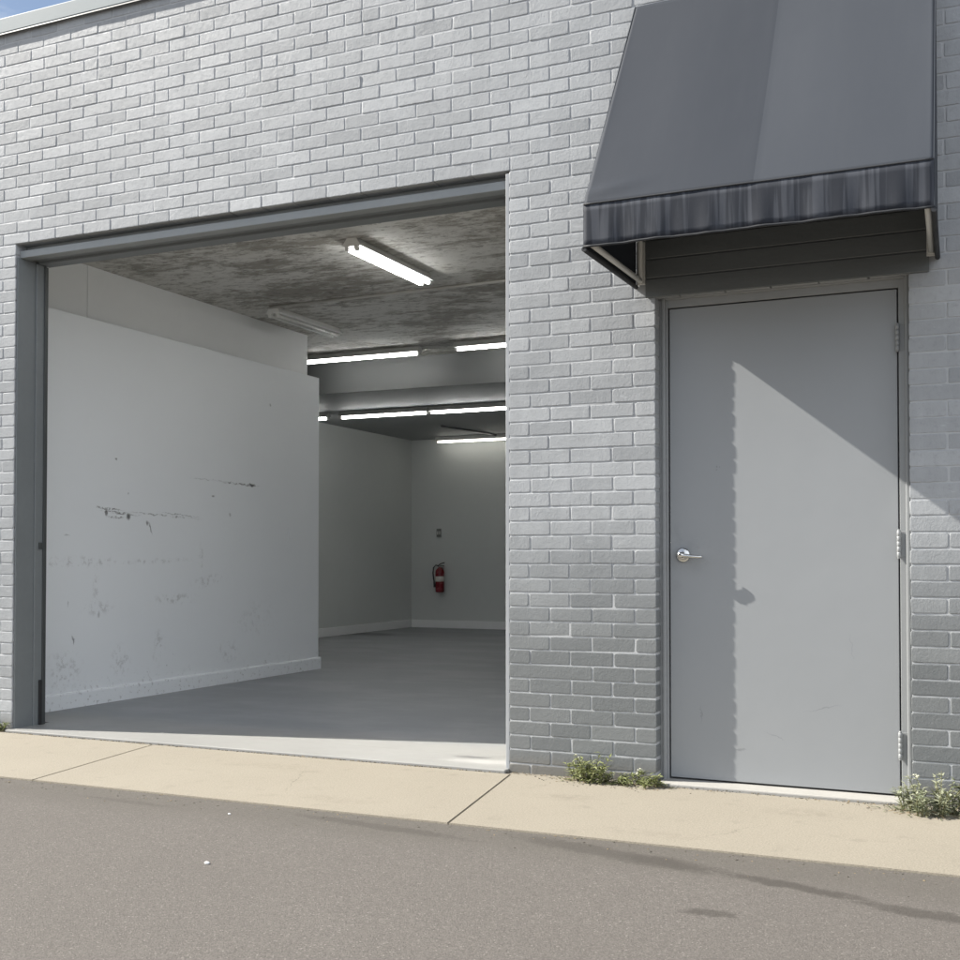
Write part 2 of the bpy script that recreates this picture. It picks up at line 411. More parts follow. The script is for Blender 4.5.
# ------------------------------------------------------------------ ground
g = MB()
NX, NY = 60, 50
xs = [-150+300*(i/NX) for i in range(NX+1)]
g.face([(-200, -300, -.02), (200, -300, -.02), (200, 200, -.02), (-200, 200, -.02)])
tag(g.build('road', M['asphalt']), kind='structure')
sw = MB()
skew = .17
edges = [-60, -30, -18, -12.7, -10.6, -8.5, -6.4, -4.282, -2.162, -.04, 2.1, 4.2, 6.3, 12, 30, 60]
for a, b in zip(edges[:-1], edges[1:]):
    gp = .0022; ys = -1.102; yb = -.062
    o = lambda y: (-y)*skew
    bm = bmesh.new()
    A = [(a+gp+o(yb), yb), (b-gp+o(yb), yb), (b-gp+o(ys), ys), (a+gp+o(ys), ys)]
    lo = [bm.verts.new((x, y, -.15)) for x, y in A]; hi = [bm.verts.new((x, y, GZ)) for x, y in A]
    bm.faces.new(hi)
    for i in range(4): bm.faces.new((lo[i], lo[(i+1) % 4], hi[(i+1) % 4], hi[i]))
    bmesh.ops.bevel(bm, geom=[e for e in bm.edges if all(abs(v.co.z-GZ) < 1e-5 for v in e.verts)], offset=.003, segments=2, affect='EDGES')
    sw.merge(bm)
tag(sw.build('sidewalk', M['sidewalk']), kind='structure')
jb = MB()
jb.box(-60, 60, -1.095, .02, -.14, GZ-.012)
tag(jb.build('joint_bed', M['joint']), kind='structure')
# footing strip under the walls where the pavement meets the brick
fs = MB()
for a, b in ((-60, OX0), (OX1, DX0-.02), (DX1+.02, 60)): fs.box(a, b, -.055, .004, -.1, GZ-.004)
tag(fs.build('sidewalk_edge', M['sidewalk']), kind='structure')
fl = MB()
fl.box(OX0+.001, OX1-.001, -.052, .3, -.13, 0, .004)
fl.box(-8.35, 1.05, .3, 10.2, -.13, -.0005)
tag(fl.build('floor', M['floor']), kind='structure')

db = MB(); rd = random.Random(21)
def crumb(x, y, z, q):
    b = bmesh.new(); bmesh.ops.create_icosphere(b, subdivisions=1, radius=q)
    m = Matrix.Translation((x, y, z)) @ Matrix.Rotation(rd.uniform(0, 6), 4, 'Z') @ Matrix.Diagonal((rd.uniform(.8, 2.2), rd.uniform(.6, 1.2), rd.uniform(.4, .8), 1))
    db.merge(b, rd.choice((0, 0, 1)), m)
for i in range(520):
    crumb(rd.uniform(-5.6, -2.2), rd.gauss(-.058, .006), GZ+.001, rd.uniform(.0015, .0045))
for i in range(420):
    x = rd.choice((rd.uniform(OX1, DX0), rd.uniform(DX1, .3), rd.uniform(DX0, DX1)))
    crumb(x, -.006-abs(rd.gauss(0, .022))-(.04 if DX0 < x < DX1 else 0), GZ+.001, rd.uniform(.0012, .0040))
for i in range(260):
    crumb(rd.uniform(-5, .4), -1.10-abs(rd.gauss(0, .09)), -.0195, rd.uniform(.0015, .004))
for cx_, n_ in ((-1.755, 150), (-1.515, 150), (-.275, 240)):
    for i in range(n_): crumb(cx_+rd.gauss(0, .14), max(-.30, -.03-abs(rd.gauss(0, .075))), GZ+.0008, rd.uniform(.0012, .0038))
tag(db.build('grit', [M['joint'], M['dry']]), 'brown grit and crumbs lying along the joints and the foot of the wall', 'grit', kind='stuff')

# ------------------------------------------------------------------ the building
bld = empty('brick_building', (-3.8, 0, 0), 'single storey grey painted brick building with an open garage bay, metal coping and flat roof', 'building')

def brick_wall():
    mb = MB(); bm = mb.bm; tl = mb.tone
    J = .0062; P = .2055
    # mortar core, set back inside every opening
    def core(x0, x1, z0, z1): mb.box(x0, x1, .0024, .226, z0, z1, mi=1)
    e = .0035
    core(WX0, OX0-e, -.1, 4.15); core(OX0-e, OX1+e, OZ+e, 4.15); core(OX1+e, DX0-e, -.1, 4.15)
    core(DX0-e, DX1+e, DZ+e, 4.15); core(DX1+e, WX1, -.1, 4.15)
    rr = random.Random(3)
    for k in range(63):
        za = Z0+k*COURSE; zb = za+COURSE-J; zm = (za+zb)/2
        spans = []
        x = WX0
        for (a, b, zt) in ((OX0, OX1, OZ), (DX0, DX1, DZ)):
            if zm < zt: spans.append((x, a)); x = b
        spans.append((x, WX1))
        off = OX1+J/2 + (P/2 if k % 2 == 0 else 0)
        for (sa, sb) in spans:
            js = []; i0 = int((sa-off)/P)-1
            for i in range(i0, i0+75):
                q = off+i*P+rr.uniform(-.005, .005)
                if sa+.05 < q < sb-.05: js.append(q)
            if sa > WX0 or sb < WX1:
                pass
            js2 = []
            for q in js:
                t = rr.random()
                if t < .015: continue
                js2.append(q)
                if t > .985 and q+.1 < sb-.05: js2.append(q+P*.5)
            js2.sort()
            pts = [sa-J/2]+js2+[sb+J/2]
            for a, b in zip(pts[:-1], pts[1:]):
                if b-a < .035: continue
                one_brick(bm, tl, rr, a+J/2, b-J/2, za, zb, a == pts[0] and sa > WX0, b == pts[-1] and sb < WX1)
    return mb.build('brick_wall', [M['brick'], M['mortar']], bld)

def one_brick(bm, tl, rr, x0, x1, z0, z1, el, er):
    f = rr.gauss(0, .0005); tx = rr.gauss(0, .0005); tz = rr.gauss(0, .00022)
    j = lambda s=.0011: rr.uniform(-s, s)
    x0 += j(); x1 += j(); z0 += j(); z1 += j()
    cx, cz, hx, hz = (x0+x1)/2, (z0+z1)/2, (x1-x0)/2, (z1-z0)/2
    tone = min(1, max(0, rr.gauss(.5, .28)))
    def ring(ins, yy, rc, jit):
        out = []
        ax, az = hx-ins, hz-ins
        nseg = max(3, int((x1-x0)/.022))
        P = []
        for i in range(nseg+1): P.append((-ax+rc+(2*ax-2*rc)*i/nseg, -az))
        for i in range(2): P.append((ax, -az+rc+(2*az-2*rc)*i))
        for i in range(nseg+1): P.append((ax-rc-(2*ax-2*rc)*i/nseg, az))
        for i in range(2): P.append((-ax, az-rc-(2*az-2*rc)*i))
        for (u, v) in P:
            y = yy + f*(1 if yy < .05 else 0) + tx*u/max(hx, .05)*(yy < .05) + tz*v/hz*(yy < .05)
            out.append(bm.verts.new((cx+u+j(jit), y, cz+v+j(jit))))
        return out
    rc = rr.uniform(.002, .0045)
    if el: x0 += rr.uniform(-.0035, .0025); rc = .006
    if er: x1 += rr.uniform(-.0035, .0035); rc = .007
    d = rr.uniform(.0011, .0021)
    A = ring(0, .11, rc, 0); B = ring(0, d+.0006, rc, .0010); Cc = ring(.0010, d*.35, rc, .0009); D = ring(.0028+rr.uniform(0, .0015), 0, rc, .0008)
    n = len(A)
    for U, V in ((A, B), (B, Cc), (Cc, D)):
        for i in range(n):
            q = bm.faces.new((U[i], U[(i+1) % n], V[(i+1) % n], V[i])); q[tl] = tone; q.smooth = U is B
    q = bm.faces.new(D); q[tl] = tone; q.smooth = False
brick_wall()

# coping along the parapet: fascia with a drip lip, in lengths with lapped seams
cp = MB(); dp = MB()
xx = [WX0-.05, -6.9, -3.85, -.8, 2.25, WX1+.05]
for a, b in zip(xx[:-1], xx[1:]):
    cp.box(a+.0015, b-.0015, -.021, .33, 4.150, 4.243, .006)
    dp.prism([(-.021, 4.149), (-.0235, 4.141), (-.021, 4.138), (-.016, 4.152)], a+.0015, b-.0015)
cop = cp.build('coping', M['coping'], bld); dp.build('drip_edge', M['frame_dark'], cop)  # lip coloured dark to stand in for the shadow line under the coping
rf = MB(); rf.box(WX0+.02, WX1-.02, .262, 10.4, 3.70, 3.86); rf.build('roof', M['roof'], bld)
ow = MB()
ow.box(WX0, WX0+.24, .23, 10.62, -.1, 4.15); ow.box(WX1-.24, WX1, .23, 10.62, -.1, 4.15)
ow.box(WX0+.241, WX1-.241, 10.40, 10.62, -.1, 4.149)
ow.build('outer_wall', M['mortar'], bld)

# interior shell
sh = MB(); sh.box(-8.18, -8.03, .230, 10.1, -.002, LOW+.4); sh.build('side_wall', M['far_wall'], bld)
sh = MB(); sh.box(-8.35, -1.8, 10.1, 10.25, -.002, LOW+.4); sh.build('back_wall', M['far_wall'], bld)
sh = MB(); sh.box(-1.95, -1.80, .230, 10.098, -.002, CEIL+.1); sh.build('side_wall', M['white_wall'], bld)
sh = MB(); sh.box(-8.6, -1.6, .230, 5.4, CEIL, CEIL+.2); sh.build('ceiling', M['ceiling'], bld)
sh = MB(); sh.box(-8.6, -1.6, 5.425, 10.3, LOW, CEIL+.2); sh.build('low_ceiling', M['soffit'], bld)
sh = MB(); sh.box(-8.03, -1.95, 5.402, 5.424, LOW-.006, CEIL+.1, .004); sh.build('ceiling_beam', M['beam'], bld)
bb = MB()
bb.box(-8.03, -8.014, 4.2, 10.084, 0, .112, .003); bb.build('baseboard', M['upper_wall'], bld)
bb = MB(); bb.box(-8.013, -1.95, 10.084, 10.1, 0, .112, .003); bb.build('baseboard', M['upper_wall'], bld)

# steel frame of the garage opening
fr = MB()
# lintel: recessed web, front flange, stepped soffit
fr.box(OX0+.002, OX1-.002, .085, .0975, 2.82, OZ-.002)
fr.box(OX0+.002, OX1-.002, .030, .10, 2.795, 2.838, .003)
fr.build('lintel', M['lintel'], bld)
fr = MB()
fr.box(OX0+.012, OX1-.012, .1005, .165, 2.803, 2.845, .002)
fr.box(OX0+.012, OX1-.012, .1635, .255, 2.788, 2.87, .002)
fr.build('lintel_soffit', M['frame'], bld)
j = MB()
j.box(OX0+.002, OX0+.012, .008, .232, -.01, 2.794, .002)
j.box(OX0+.0118, OX0+.022, .145, .230, -.01, 2.787, .003)
j.build('door_jamb', M['frame'], bld)
j = MB()
j.box(OX1-.020, OX1-.002, .022, .232, -.01, 2.794, .003)
j.box(OX1-.032, OX1-.0198, .145, .230, -.01, 2.787, .003)
j.build('door_jamb', M['frame'], bld)
cb = MB(); cb.box(OX1-.019, OX1+.0015, .0015, .0215, -.008, 2.86, .003); cb.build('corner_bead', M['bead'], bld)
tr = MB(); tr.box(OX0+.0222, OX0+.031, .204, .231, -.005, 2.78, .002)
tr.build('door_track', M['frame_dark'], bld)
tr = MB(); tr.box(OX0+.0222, OX0+.034, .180, .203, 0, .27, .004); tr.build('rubber_seal', M['rubber'], bld)
tr = MB(); tr.box(OX0+.0222, OX0+.032, .172, .203, 1.06, 1.10, .003); tr.build('latch', M['frame_dark'], bld)

# ---- entrance door
FY, DY = .056, .081
df = MB()
fx0, fx1, dz1 = DX0+.012, DX1-.004, 2.15
lx0, lx1 = -1.4215, -.4275      # door leaf
for (a, b) in ((fx0, lx0-.004), (lx1+.004, fx1)):
    df.box(a, b, DY-.004, .20, -.012, 2.206, .002)
df.box(fx0+.0005, fx0+.016, FY+.004, DY+.02, -.012, 2.2055, .004)
df.box(fx1-.016, fx1-.0005, FY+.004, DY+.02, -.012, 2.2055, .004)
df.box(lx0-.0045, lx1+.0045, DY-.004, .20, dz1+.004, 2.206, .002)
df.box(fx0+.0155, fx1-.0155, FY+.004, DY+.02, 2.190, 2.205, .004)
# stop the leaf closes on
df.box(lx0-.003, lx0+.012, DY+.046, .199, -.012, dz1+.003); df.box(lx1-.012, lx1+.003, DY+.046, .199, -.012, dz1+.003)
df.box(lx0+.013, lx1-.013, DY+.046, .199, dz1-.012, dz1+.003)
df.build('door_frame', M['door_frame'], bld)
ck = MB(); ck.box(fx1-.002, DX1+.006, FY+.006, .1, -.012, 2.206, .003); ck.box(DX0-.006, fx0+.0015, FY+.014, .1, -.012, 2.206, .002)
ck.build('caulk', M['door_frame'], bld)
sl = MB(); sl.box(fx0+.0, fx1, -.040, .25, -.1, -.0015, .006); sl.build('door_sill', M['sill'], bld)
dl = MB(); dl.box(lx0+.0025, lx1-.0025, DY, DY+.044, .0065, dz1-.0015, .0025)
leaf = dl.build('entrance_door', M['door'], bld)
h = MB()
hx, hz = -1.358, 1.018
h.lathe((hx, DY, hz), [(.001, -.001), (.033, -.001), (.034, -.006), (.032, -.012), (.027, -.0155), (.018, -.017), (.013, -.019), (.0115, -.024), (.0115, -.050), (.013, -.055), (.011, -.062), (.001, -.064)], 28, 'Y')
h.tube([(hx-.004, DY-.052, hz-.001), (hx+.02, DY-.054, hz-.003), (hx+.05, DY-.053, hz-.006), (hx+.082, DY-.050, hz-.008), (hx+.098, DY-.046, hz-.008)], .008, 12, rr=[.0105, .0095, .008, .007, .006])
h.build('lever_handle', M['steel'], leaf)
kh = MB(); kh.box(hx-.0065, hx+.0065, DY-.0668, DY-.0642, hz+.000, hz+.006, .0008); kh.build('keyhole', M['blackp'], leaf)
for zc in (1.939, 1.063, .214):
    q = MB(); xk = lx1+.0005; yk = DY-.015
    for i in range(5):
        q.lathe((xk, yk, zc-.056+i*.0224), [(.001, .0003), (.0078, .0003), (.0082, .0006), (.0082, .0218), (.0078, .0221), (.001, .0221)], 14)
    q.lathe((xk, yk, zc-.062), [(.001, 0), (.006, .001), (.0068, .006)], 14); q.lathe((xk, yk, zc+.056), [(.0068, 0), (.006, .005), (.001, .006)], 14)
    q.box(xk-.003, xk+.003, yk, DY+.02, zc-.055, zc+.055)
    q.box(xk+.004, xk+.028, DY-.0055, DY+.004, zc-.055, zc+.055, .001)
    q.build('hinge', M['door_frame'], leaf)
# boarding over the door, under the awning
bp = MB(); z = 2.190
while z < 2.78:
    hgt = .088
    bp.prism([(-.0045, z), (-.011, z+.001), (-.0125, z+.004), (-.0125, z+hgt-.006), (-.0045, z+hgt-.003)], -1.505, -.295)
    z += hgt
bp.box(-1.503, -.297, -.006, -.0035, 2.191, 2.78)
bp.build('header_boards', M['boards'], bld)

# ------------------------------------------------------------------ partition inside the bay
pt = empty('partition_wall', (-5.83, 2.1, 0), 'white scuffed partition wall with a lower thicker section and a skirting board inside the garage bay', 'partition wall')
a = MB(); a.box(-5.898, -5.75, .234, 3.955, -.001, 2.657, .004); a.build('lower_panel', M['partition'], pt)
a = MB(); a.box(-6.05, -5.9, .234, 1.158, -.001, CEIL-.001, .003); a.box(-6.05, -5.9, 1.161, 3.99, -.001, CEIL-.001, .003); a.build('upper_panel', M['upper_wall'], pt)
a = MB(); a.prism([(-5.7495, 0), (-5.733, 0), (-5.733, .094), (-5.737, .104), (-5.7495, .108)], .236, 3.972, axis='Y', mi=0)
a.box(-5.90, -5.7345, 3.957, 3.972, .0005, .107)
a.build('skirting_board', M['partition'], pt)
a = MB(); a.box(-5.7495, -5.744, .605, .632, .80, .92, .001); a.build('strike_plate', M['galv'], pt)
a = empty('wall_outlet', (-5.747, 3.49, 1.2), 'small pale outlet plate low on the far end of the scuffed white partition', 'outlet')
b = MB(); b.box(-5.7498, -5.744, 3.455, 3.525, 1.165, 1.275, .002); b.build('cover_plate', M['partition'], a)
b = MB(); b.box(-5.7445, -5.7425, 3.474, 3.506, 1.185, 1.255, .001); b.build('socket', M['partition'], a)
a = empty('switch_plate', (-7.575, 10.097, 1.38), 'small grey switch plate on the back wall above the fire extinguisher', 'switch')
b = MB(); b.box(-7.612, -7.538, 10.091, 10.0995, 1.32, 1.44, .002); b.build('cover_plate', M['plate'], a)
for dx in (-.016, .016):
    b = MB(); b.box(-7.575+dx-.009, -7.575+dx+.009, 10.085, 10.0908, 1.355, 1.405, .002); b.build('toggle', M['galv'], a)

# ------------------------------------------------------------------ fluorescent battens and conduits
def batten(length, lit, label, loc, alongY, twin=False, weak=False, group='ceiling strip lights'):
    """fixture hangs with its top at loc; built along X then turned"""
    root = empty('ceiling_light', loc, label, 'ceiling light', group)
    rot = Matrix.Rotation(math.pi/2, 4, 'Z') if alongY else Matrix.Identity(4)
    L2 = length/2
    def fin(mb, name, m):
        for v in mb.bm.verts: v.co = (rot @ v.co)+Vector(loc)
        return mb.build(name, m, root)
    w = .066 if twin else .050
    q = MB(); q.prism([(-w*.55, 0), (w*.55, 0), (w, -.046), (w, -.054), (-w, -.054), (-w, -.046)], -L2, L2, .002)
    fin(q, 'housing', M['white_enamel'])
    for sy in ((-.034, .034) if twin else (0.,)):
        q = MB(); q.tube([(-L2+.03, sy, -.070), (L2-.03, sy, -.070)], .0125 if twin else .0125, 14)
        fin(q, 'tube', (M['weak_tube'] if weak else M['front_tube'] if twin else M['tube']) if lit else M['dead_tube'])
        for t in (-1, 1):
            q = MB(); q.box(t*L2-(.03 if t > 0 else 0), t*L2+(0 if t > 0 else .03), sy-.0135, sy+.0135, -.083, -.050, .003)
            fin(q, 'end_holder', M['white_enamel'])
    return root
batten(1.06, True, 'lit twin tube ceiling light running into the bay, nearest the garage opening', (-3.85, 1.85, CEIL), True, True)
batten(.98, False, 'unlit ceiling light beside the partition, at the end of the conduit', (-5.50, 3.34, CEIL), True, True)
batten(1.33, True, 'lit ceiling light just beyond the far end of the white partition', (-5.88, 4.93, CEIL), False)
batten(1.33, True, 'lit ceiling light beside the brick pier, in the front row across the bay', (-4.15, 4.88, CEIL), False)
for x, ln, lab in ((-7.70, .58, 'lit ceiling light mostly hidden behind the far end of the partition, only its tip showing'),
               (-6.66, 1.18, 'lit ceiling light in the middle row, left of the two touching ones'),
               (-5.47, 1.18, 'lit ceiling light in the middle row, right of the two touching ones')):
    batten(ln, True, lab, (x, 6.80, LOW), False)
batten(1.3, True, 'lit ceiling light in the rearmost row, close to the back wall', (-6.85, 9.86, LOW), False, weak=True)

cd = MB(); cd.tube([(-5.50, 2.80, CEIL-.013), (-3.0, 2.74, CEIL-.013), (-1.96, 2.71, CEIL-.013)], .0125, 10)
tag(cd.build('conduit', M['conduit']), 'thin metal conduit crossing the stained ceiling in front of the unlit light', 'conduit')
cd = MB(); cd.tube([(-6.75, 8.5, LOW-.013), (-6.62, 9.1, LOW-.013), (-6.55, 9.83, LOW-.013)], .012, 8)
tag(cd.build('conduit', M['frame_dark']), 'thin dark conduit on the low ceiling running back to the rearmost light', 'conduit')

# ------------------------------------------------------------------ fire extinguisher
ex, ey, ez = -7.52, 10.015, .52
fe = empty('fire_extinguisher', (ex, ey, ez), 'red fire extinguisher with black hose hung on the back wall', 'fire extinguisher')
q = MB(); q.lathe((ex, ey, ez), [(.001, .004), (.052, 0), (.062, .008), (.064, .02), (.064, .285), (.060, .312), (.046, .335), (.026, .350), (.020, .362), (.001, .364)], 28); q.build('cylinder', M['red'], fe)
q = MB(); q.lathe((ex, ey, ez), [(.0645, .155), (.0652, .156), (.0652, .228), (.0645, .229)], 28); q.build('label_band', M['label'], fe)
q = MB(); q.lathe((ex, ey, ez), [(.016, .358), (.019, .362), (.019, .386), (.012, .392), (.001, .393)], 16)
q.build('valve', M['steel'], fe)
q = MB()
q.tube([(ex-.02, ey-.004, ez+.372), (ex+.03, ey-.01, ez+.384), (ex+.075, ey-.012, ez+.378)], .008, 8)
q.tube([(ex-.018, ey-.004, ez+.388), (ex+.02, ey-.01, ez+.412), (ex+.082, ey-.014, ez+.428)], .008, 8)
q.build('squeeze_grip', M['blackp'], fe)
q = MB()
q.tube([(ex-.01, ey-.01, ez+.378), (ex-.05, ey-.03, ez+.392), (ex-.082, ey-.035, ez+.355), (ex-.094, ey-.03, ez+.28), (ex-.088, ey-.025, ez+.20), (ex-.076, ey-.02, ez+.13)], .0105, 10)
q.tube([(ex-.080, ey-.022, ez+.15), (ex-.072, ey-.02, ez+.07)], .014, 10, rr=[.012, .017])
q.build('hose', M['blackp'], fe)
q = MB(); q.box(ex-.02, ex+.02, ey+.060, 10.0995, ez+.05, ez+.36, .003); q.build('wall_bracket', M['plate'], fe)

# ------------------------------------------------------------------ awning
aw = empty('awning', (-.9, 0, 2.245), 'dark grey sloping fabric awning with a stained valance above the grey door', 'awning')
AT, AF, AB = 3.545, 2.425, 2.247
AY = -.725
def ax(s, t):  # x on the awning: s across 0..1, t 0 at wall .. 1 at front
    l = -1.552; r = -.262+.026*t
    return l+(r-l)*s
def slope_pt(s, t):
    x = ax(s, t); y = AY*t; z = AT+(AF-AT)*t
    sag = .010*math.sin(math.pi*t)*math.sqrt(max(0, math.sin(math.pi*s)))*(.7+.3*math.cos(2*math.pi*2*s))
    ridge = .0012/(1+math.exp((s-.515)/.002))
    wr = .010*math.exp(-((t-.955+.16*s)/.020)**2)*math.exp(-((s-.06)/.10)**2)
    nrm = Vector((0, AT-AF, 0)).normalized()
    n = Vector((0, -(AT-AF), -AY)).normalized()
    return Vector((x, y, z))+n*(-sag+ridge+wr)
def sheet(mb, fn, nu, nv, th, ndir):
    F = [[mb.bm.verts.new(fn(i/nu, j/nv)) for i in range(nu+1)] for j in range(nv+1)]
    B = [[mb.bm.verts.new(fn(i/nu, j/nv)-Vector(ndir)*th) for i in range(nu+1)] for j in range(nv+1)]
    for G in (F, B):
        for j in range(nv):
            for i in range(nu):
                f = mb.bm.faces.new((G[j][i], G[j][i+1], G[j+1][i+1], G[j+1][i])); f.smooth = True
    def rim(a, b):
        for k in range(len(a)-1): mb.bm.faces.new((a[k], a[k+1], b[k+1], b[k]))
    rim(F[0], B[0]); rim(F[-1], B[-1]); rim([r[0] for r in F], [r[0] for r in B]); rim([r[-1] for r in F], [r[-1] for r in B])
nn = Vector((0, -(AT-AF), -AY)).normalized()
q = MB(); sheet(q, slope_pt, 90, 60, .003, nn); q.build('canopy', M['fabric'], aw)
def val_pt(s, t):
    x = ax(s, 1); z = AF+(AB+.01-AF)*t
    y = AY-.004*math.sin(s*37)*t-.003*math.sin(s*83+1)*t-.002*(1-t)
    return Vector((x, y, z-.004*math.sin(s*21)*(t > .5)*.3))
q = MB(); sheet(q, val_pt, 80, 6, .003, (0, -1, 0)); q.build('valance', M['valance'], aw)
q = MB()
q.tube([slope_pt(i/40, .999)+Vector((0, -.001, .0005)) for i in range(41)], .0045, 8)
q.tube([val_pt(i/40, 1)+Vector((0, .0015, 0)) for i in range(41)], .005, 8)
q.build('piping', M['hem'], aw)
for s in (0, 1):
    q = MB(); e = -.002 if s == 0 else .002
    pts = [(ax(s, 0), -.004, AT), (ax(s, 1), AY, AF), (ax(s, 1), AY, AB), (ax(s, 0), -.004, AB)]
    A = [q.bm.verts.new(Vector(p)+Vector((e, 0, 0))) for p in pts]; B = [q.bm.verts.new(Vector(p)+Vector((-e*.5, 0, 0))) for p in pts]
    q.bm.faces.new(A); q.bm.faces.new(B)
    for i in range(4): q.bm.faces.new((A[i], A[(i+1) % 4], B[(i+1) % 4], B[i]))
    q.build('side_panel', M['fabric'], aw)
    q = MB(); q.tube([(ax(s, 0), -.003, AB), (ax(s, 1), AY, AB)], .011, 8); q.build('side_hem', M['hem'], aw)
    i = .026 if s == 0 else -.022
    q = MB(); q.tube([(ax(s, 0)+i, -.03, AB+.022), (ax(s, 1)+i, AY+.025, AB+.022)], .0125, 10); q.build('frame_tube', M['galv'], aw)
    q = MB(); q.tube([(ax(s, 0)+i, -.03, AB+.01), (ax(s, 0)+i, -.03, AT-.14)], .0125, 10); q.build('frame_tube', M['galv'], aw)
    q = MB(); q.tube([(ax(s, 1)+i, AY+.025, AB+.02), (ax(s, 1)+i, AY+.025, AF-.035)], .0125, 10); q.build('frame_tube', M['galv'], aw)
    q = MB(); q.tube([(ax(s, 0)+i, -.03, AT-.13), (ax(s, 1)+i, AY+.04, AF-.03)], .0125, 10); q.build('frame_tube', M['galv'], aw)
    q = MB(); q.box(ax(s, 0)+i-.02, ax(s, 0)+i+.02, -.017, -.0045, AB+.005, AB+.20, .002); q.build('wall_bracket', M['galv'], aw)
q = MB(); q.tube([(ax(0, 1)+.03, AY+.04, AB+.035), (ax(1, 1)-.03, AY+.04, AB+.035)], .0125, 10); q.build('frame_tube', M['galv'], aw)
q = MB(); q.tube([(ax(0, 1)+.03, AY+.025, AF-.02), (ax(1, 1)-.03, AY+.025, AF-.035)], .0125, 10); q.build('frame_tube', M['galv'], aw)
q = MB(); q.tube([(ax(0, 0)+.03, -.03, AT-.13), (ax(1, 0)-.03, -.03, AT-.13)], .0125, 10); q.build('frame_tube', M['galv'], aw)

# ------------------------------------------------------------------ weeds
def weed(loc, label, n, spread, hgt, seed, pale=0, flowers=0, lean=(0, 0)):
    r = random.Random(seed)
    root = empty('weed', loc, label, 'weed', 'weeds at the foot of the wall')
    ms, ml, mf = MB(), MB(), MB()
    L = Vector(loc)
    def leafq(p, d, ln, wd, tone):
        d = d.normalized(); s = d.cross(Vector((0, 0, 1)))
        if s.length < .05: s = Vector((1, 0, 0))
        s.normalize(); up = s.cross(d)
        a = p; m1 = p+d*ln*.35+s*wd+up*wd*.4; m2 = p+d*ln*.35-s*wd+up*wd*.4; c = p+d*ln*.4; t = p+d*ln-up*ln*.12
        for f in ((a, c, m1), (a, m2, c), (c, t, m1), (c, m2, t)): ml.face(f, 0, tone)
    for i in range(n):
        a = r.uniform(0, 2*math.pi); rad = spread*math.sqrt(r.random())
        base = L+Vector((math.cos(a)*rad*.75, max(-.12, min(.02, math.sin(a)*rad*.55)), -.004))
        out = Vector((math.cos(a)*.7+r.uniform(-.5, .5)+lean[0], math.sin(a)*.4-.25+lean[1], 0))
        h = hgt*r.uniform(.35, 1)*(1-.55*rad/max(spread, .01))
        k = 6; pts = []
        for q in range(k+1):
            t = q/k; pts.append(base+Vector((out.x*h*.45*t**1.4, min(0, out.y*h*.45*t**1.4), h*(t-.18*t*t))))
        ms.tube(pts, .002, 5, rr=[.0022*(1-.6*q/k) for q in range(k+1)])
        tone0 = r.random()
        nl = int(8+h*75)
        for q in range(nl):
            t = r.uniform(.08, 1); i0 = min(k-1, int(t*k)); p = pts[i0].lerp(pts[i0+1], t*k-i0)
            b = r.uniform(0, 2*math.pi)
            d = Vector((math.cos(b), math.sin(b)*.8-.15, r.uniform(-.1, .9)))
            leafq(p, d, r.uniform(.020, .050)*(1.15-.45*t), r.uniform(.0038, .0075), min(1, max(0, tone0*.6+r.uniform(0, .5))))
        if r.random() < flowers:
            p = pts[-1]
            for q in range(r.randint(3, 7)):
                c = p+Vector((r.uniform(-.012, .012), r.uniform(-.012, .006), r.uniform(-.01, .016)))
                mf.lathe(c, [(.0005, -.004), (.005, -.001), (.0055, .002), (.0005, .004)], 6)
    # low rosette and dry litter
    for i in range(int(n*2.2)):
        a = r.uniform(0, 2*math.pi); rad = spread*r.uniform(.2, 1.25)
        p = L+Vector((math.cos(a)*rad, max(-.16, min(-.01, math.sin(a)*rad*.55)), .002))
        leafq(p, Vector((math.cos(a), math.sin(a)-.2, r.uniform(.1, .8))), r.uniform(.015, .04), r.uniform(.003, .006), r.random())
    md = MB()
    for i in range(n):
        a = r.uniform(0, 2*math.pi); rad = spread*r.uniform(.3, 1.4)
        p = L+Vector((math.cos(a)*rad, max(-.17, min(-.012, math.sin(a)*rad*.5)), .0025)); e = Vector((r.uniform(-.025, .025), r.uniform(-.012, .012), r.uniform(0, .006)))
        md.tube([p, p+e], .0011, 4)
    tag(ms.build('stems', M['stem'], root), kind='stuff'); tag(ml.build('leaves', M['leaf_pale'] if pale else M['leaf'], root), kind='stuff')
    tag(md.build('dry_litter', M['dry'], root), kind='stuff')
    if len(mf.bm.faces): tag(mf.build('flowers', M['flower'], root), kind='stuff')
    else: mf.bm.free()
weed((-1.755, -.075, GZ), 'bushy green weed at the foot of the brick pier, taller than its straggly neighbour', 36, .12, .23, 11, 0, .06)
weed((-1.515, -.075, GZ), 'low straggly green weed at the corner of the pier and the door frame', 24, .14, .125, 12, 0, .05)
weed((-.275, -.135, GZ), 'wide pale leaved weed with whitish flower heads right of the grey door', 64, .20, .25, 13, 1, .12)
weed((-5.455, -.03, GZ), 'small weed tuft at the foot of the brick left of the garage opening', 12, .06, .13, 14)

# two light pebbles on the asphalt
for p, r_, lab in (((-2.456, -1.956, -.02), .008, 'larger white pebble lying on the asphalt'), ((-2.85, -1.30, -.02), .005, 'tiny white pebble on the asphalt near the sidewalk edge')):
    b = bmesh.new(); bmesh.ops.create_icosphere(b, subdivisions=2, radius=r_)
    for v in b.verts: v.co = Vector((v.co.x*1.3, v.co.y, v.co.z*.6))*(1+.2*mnoise.noise(v.co*90)) ; 
    for f in b.faces: f.smooth = True
    q = MB(); q.merge(b, mat=Matrix.Translation(Vector(p)+Vector((0, 0, r_*.5))))
    tag(q.build('pebble', M['stone']), lab, 'pebble', 'pebbles on the asphalt')

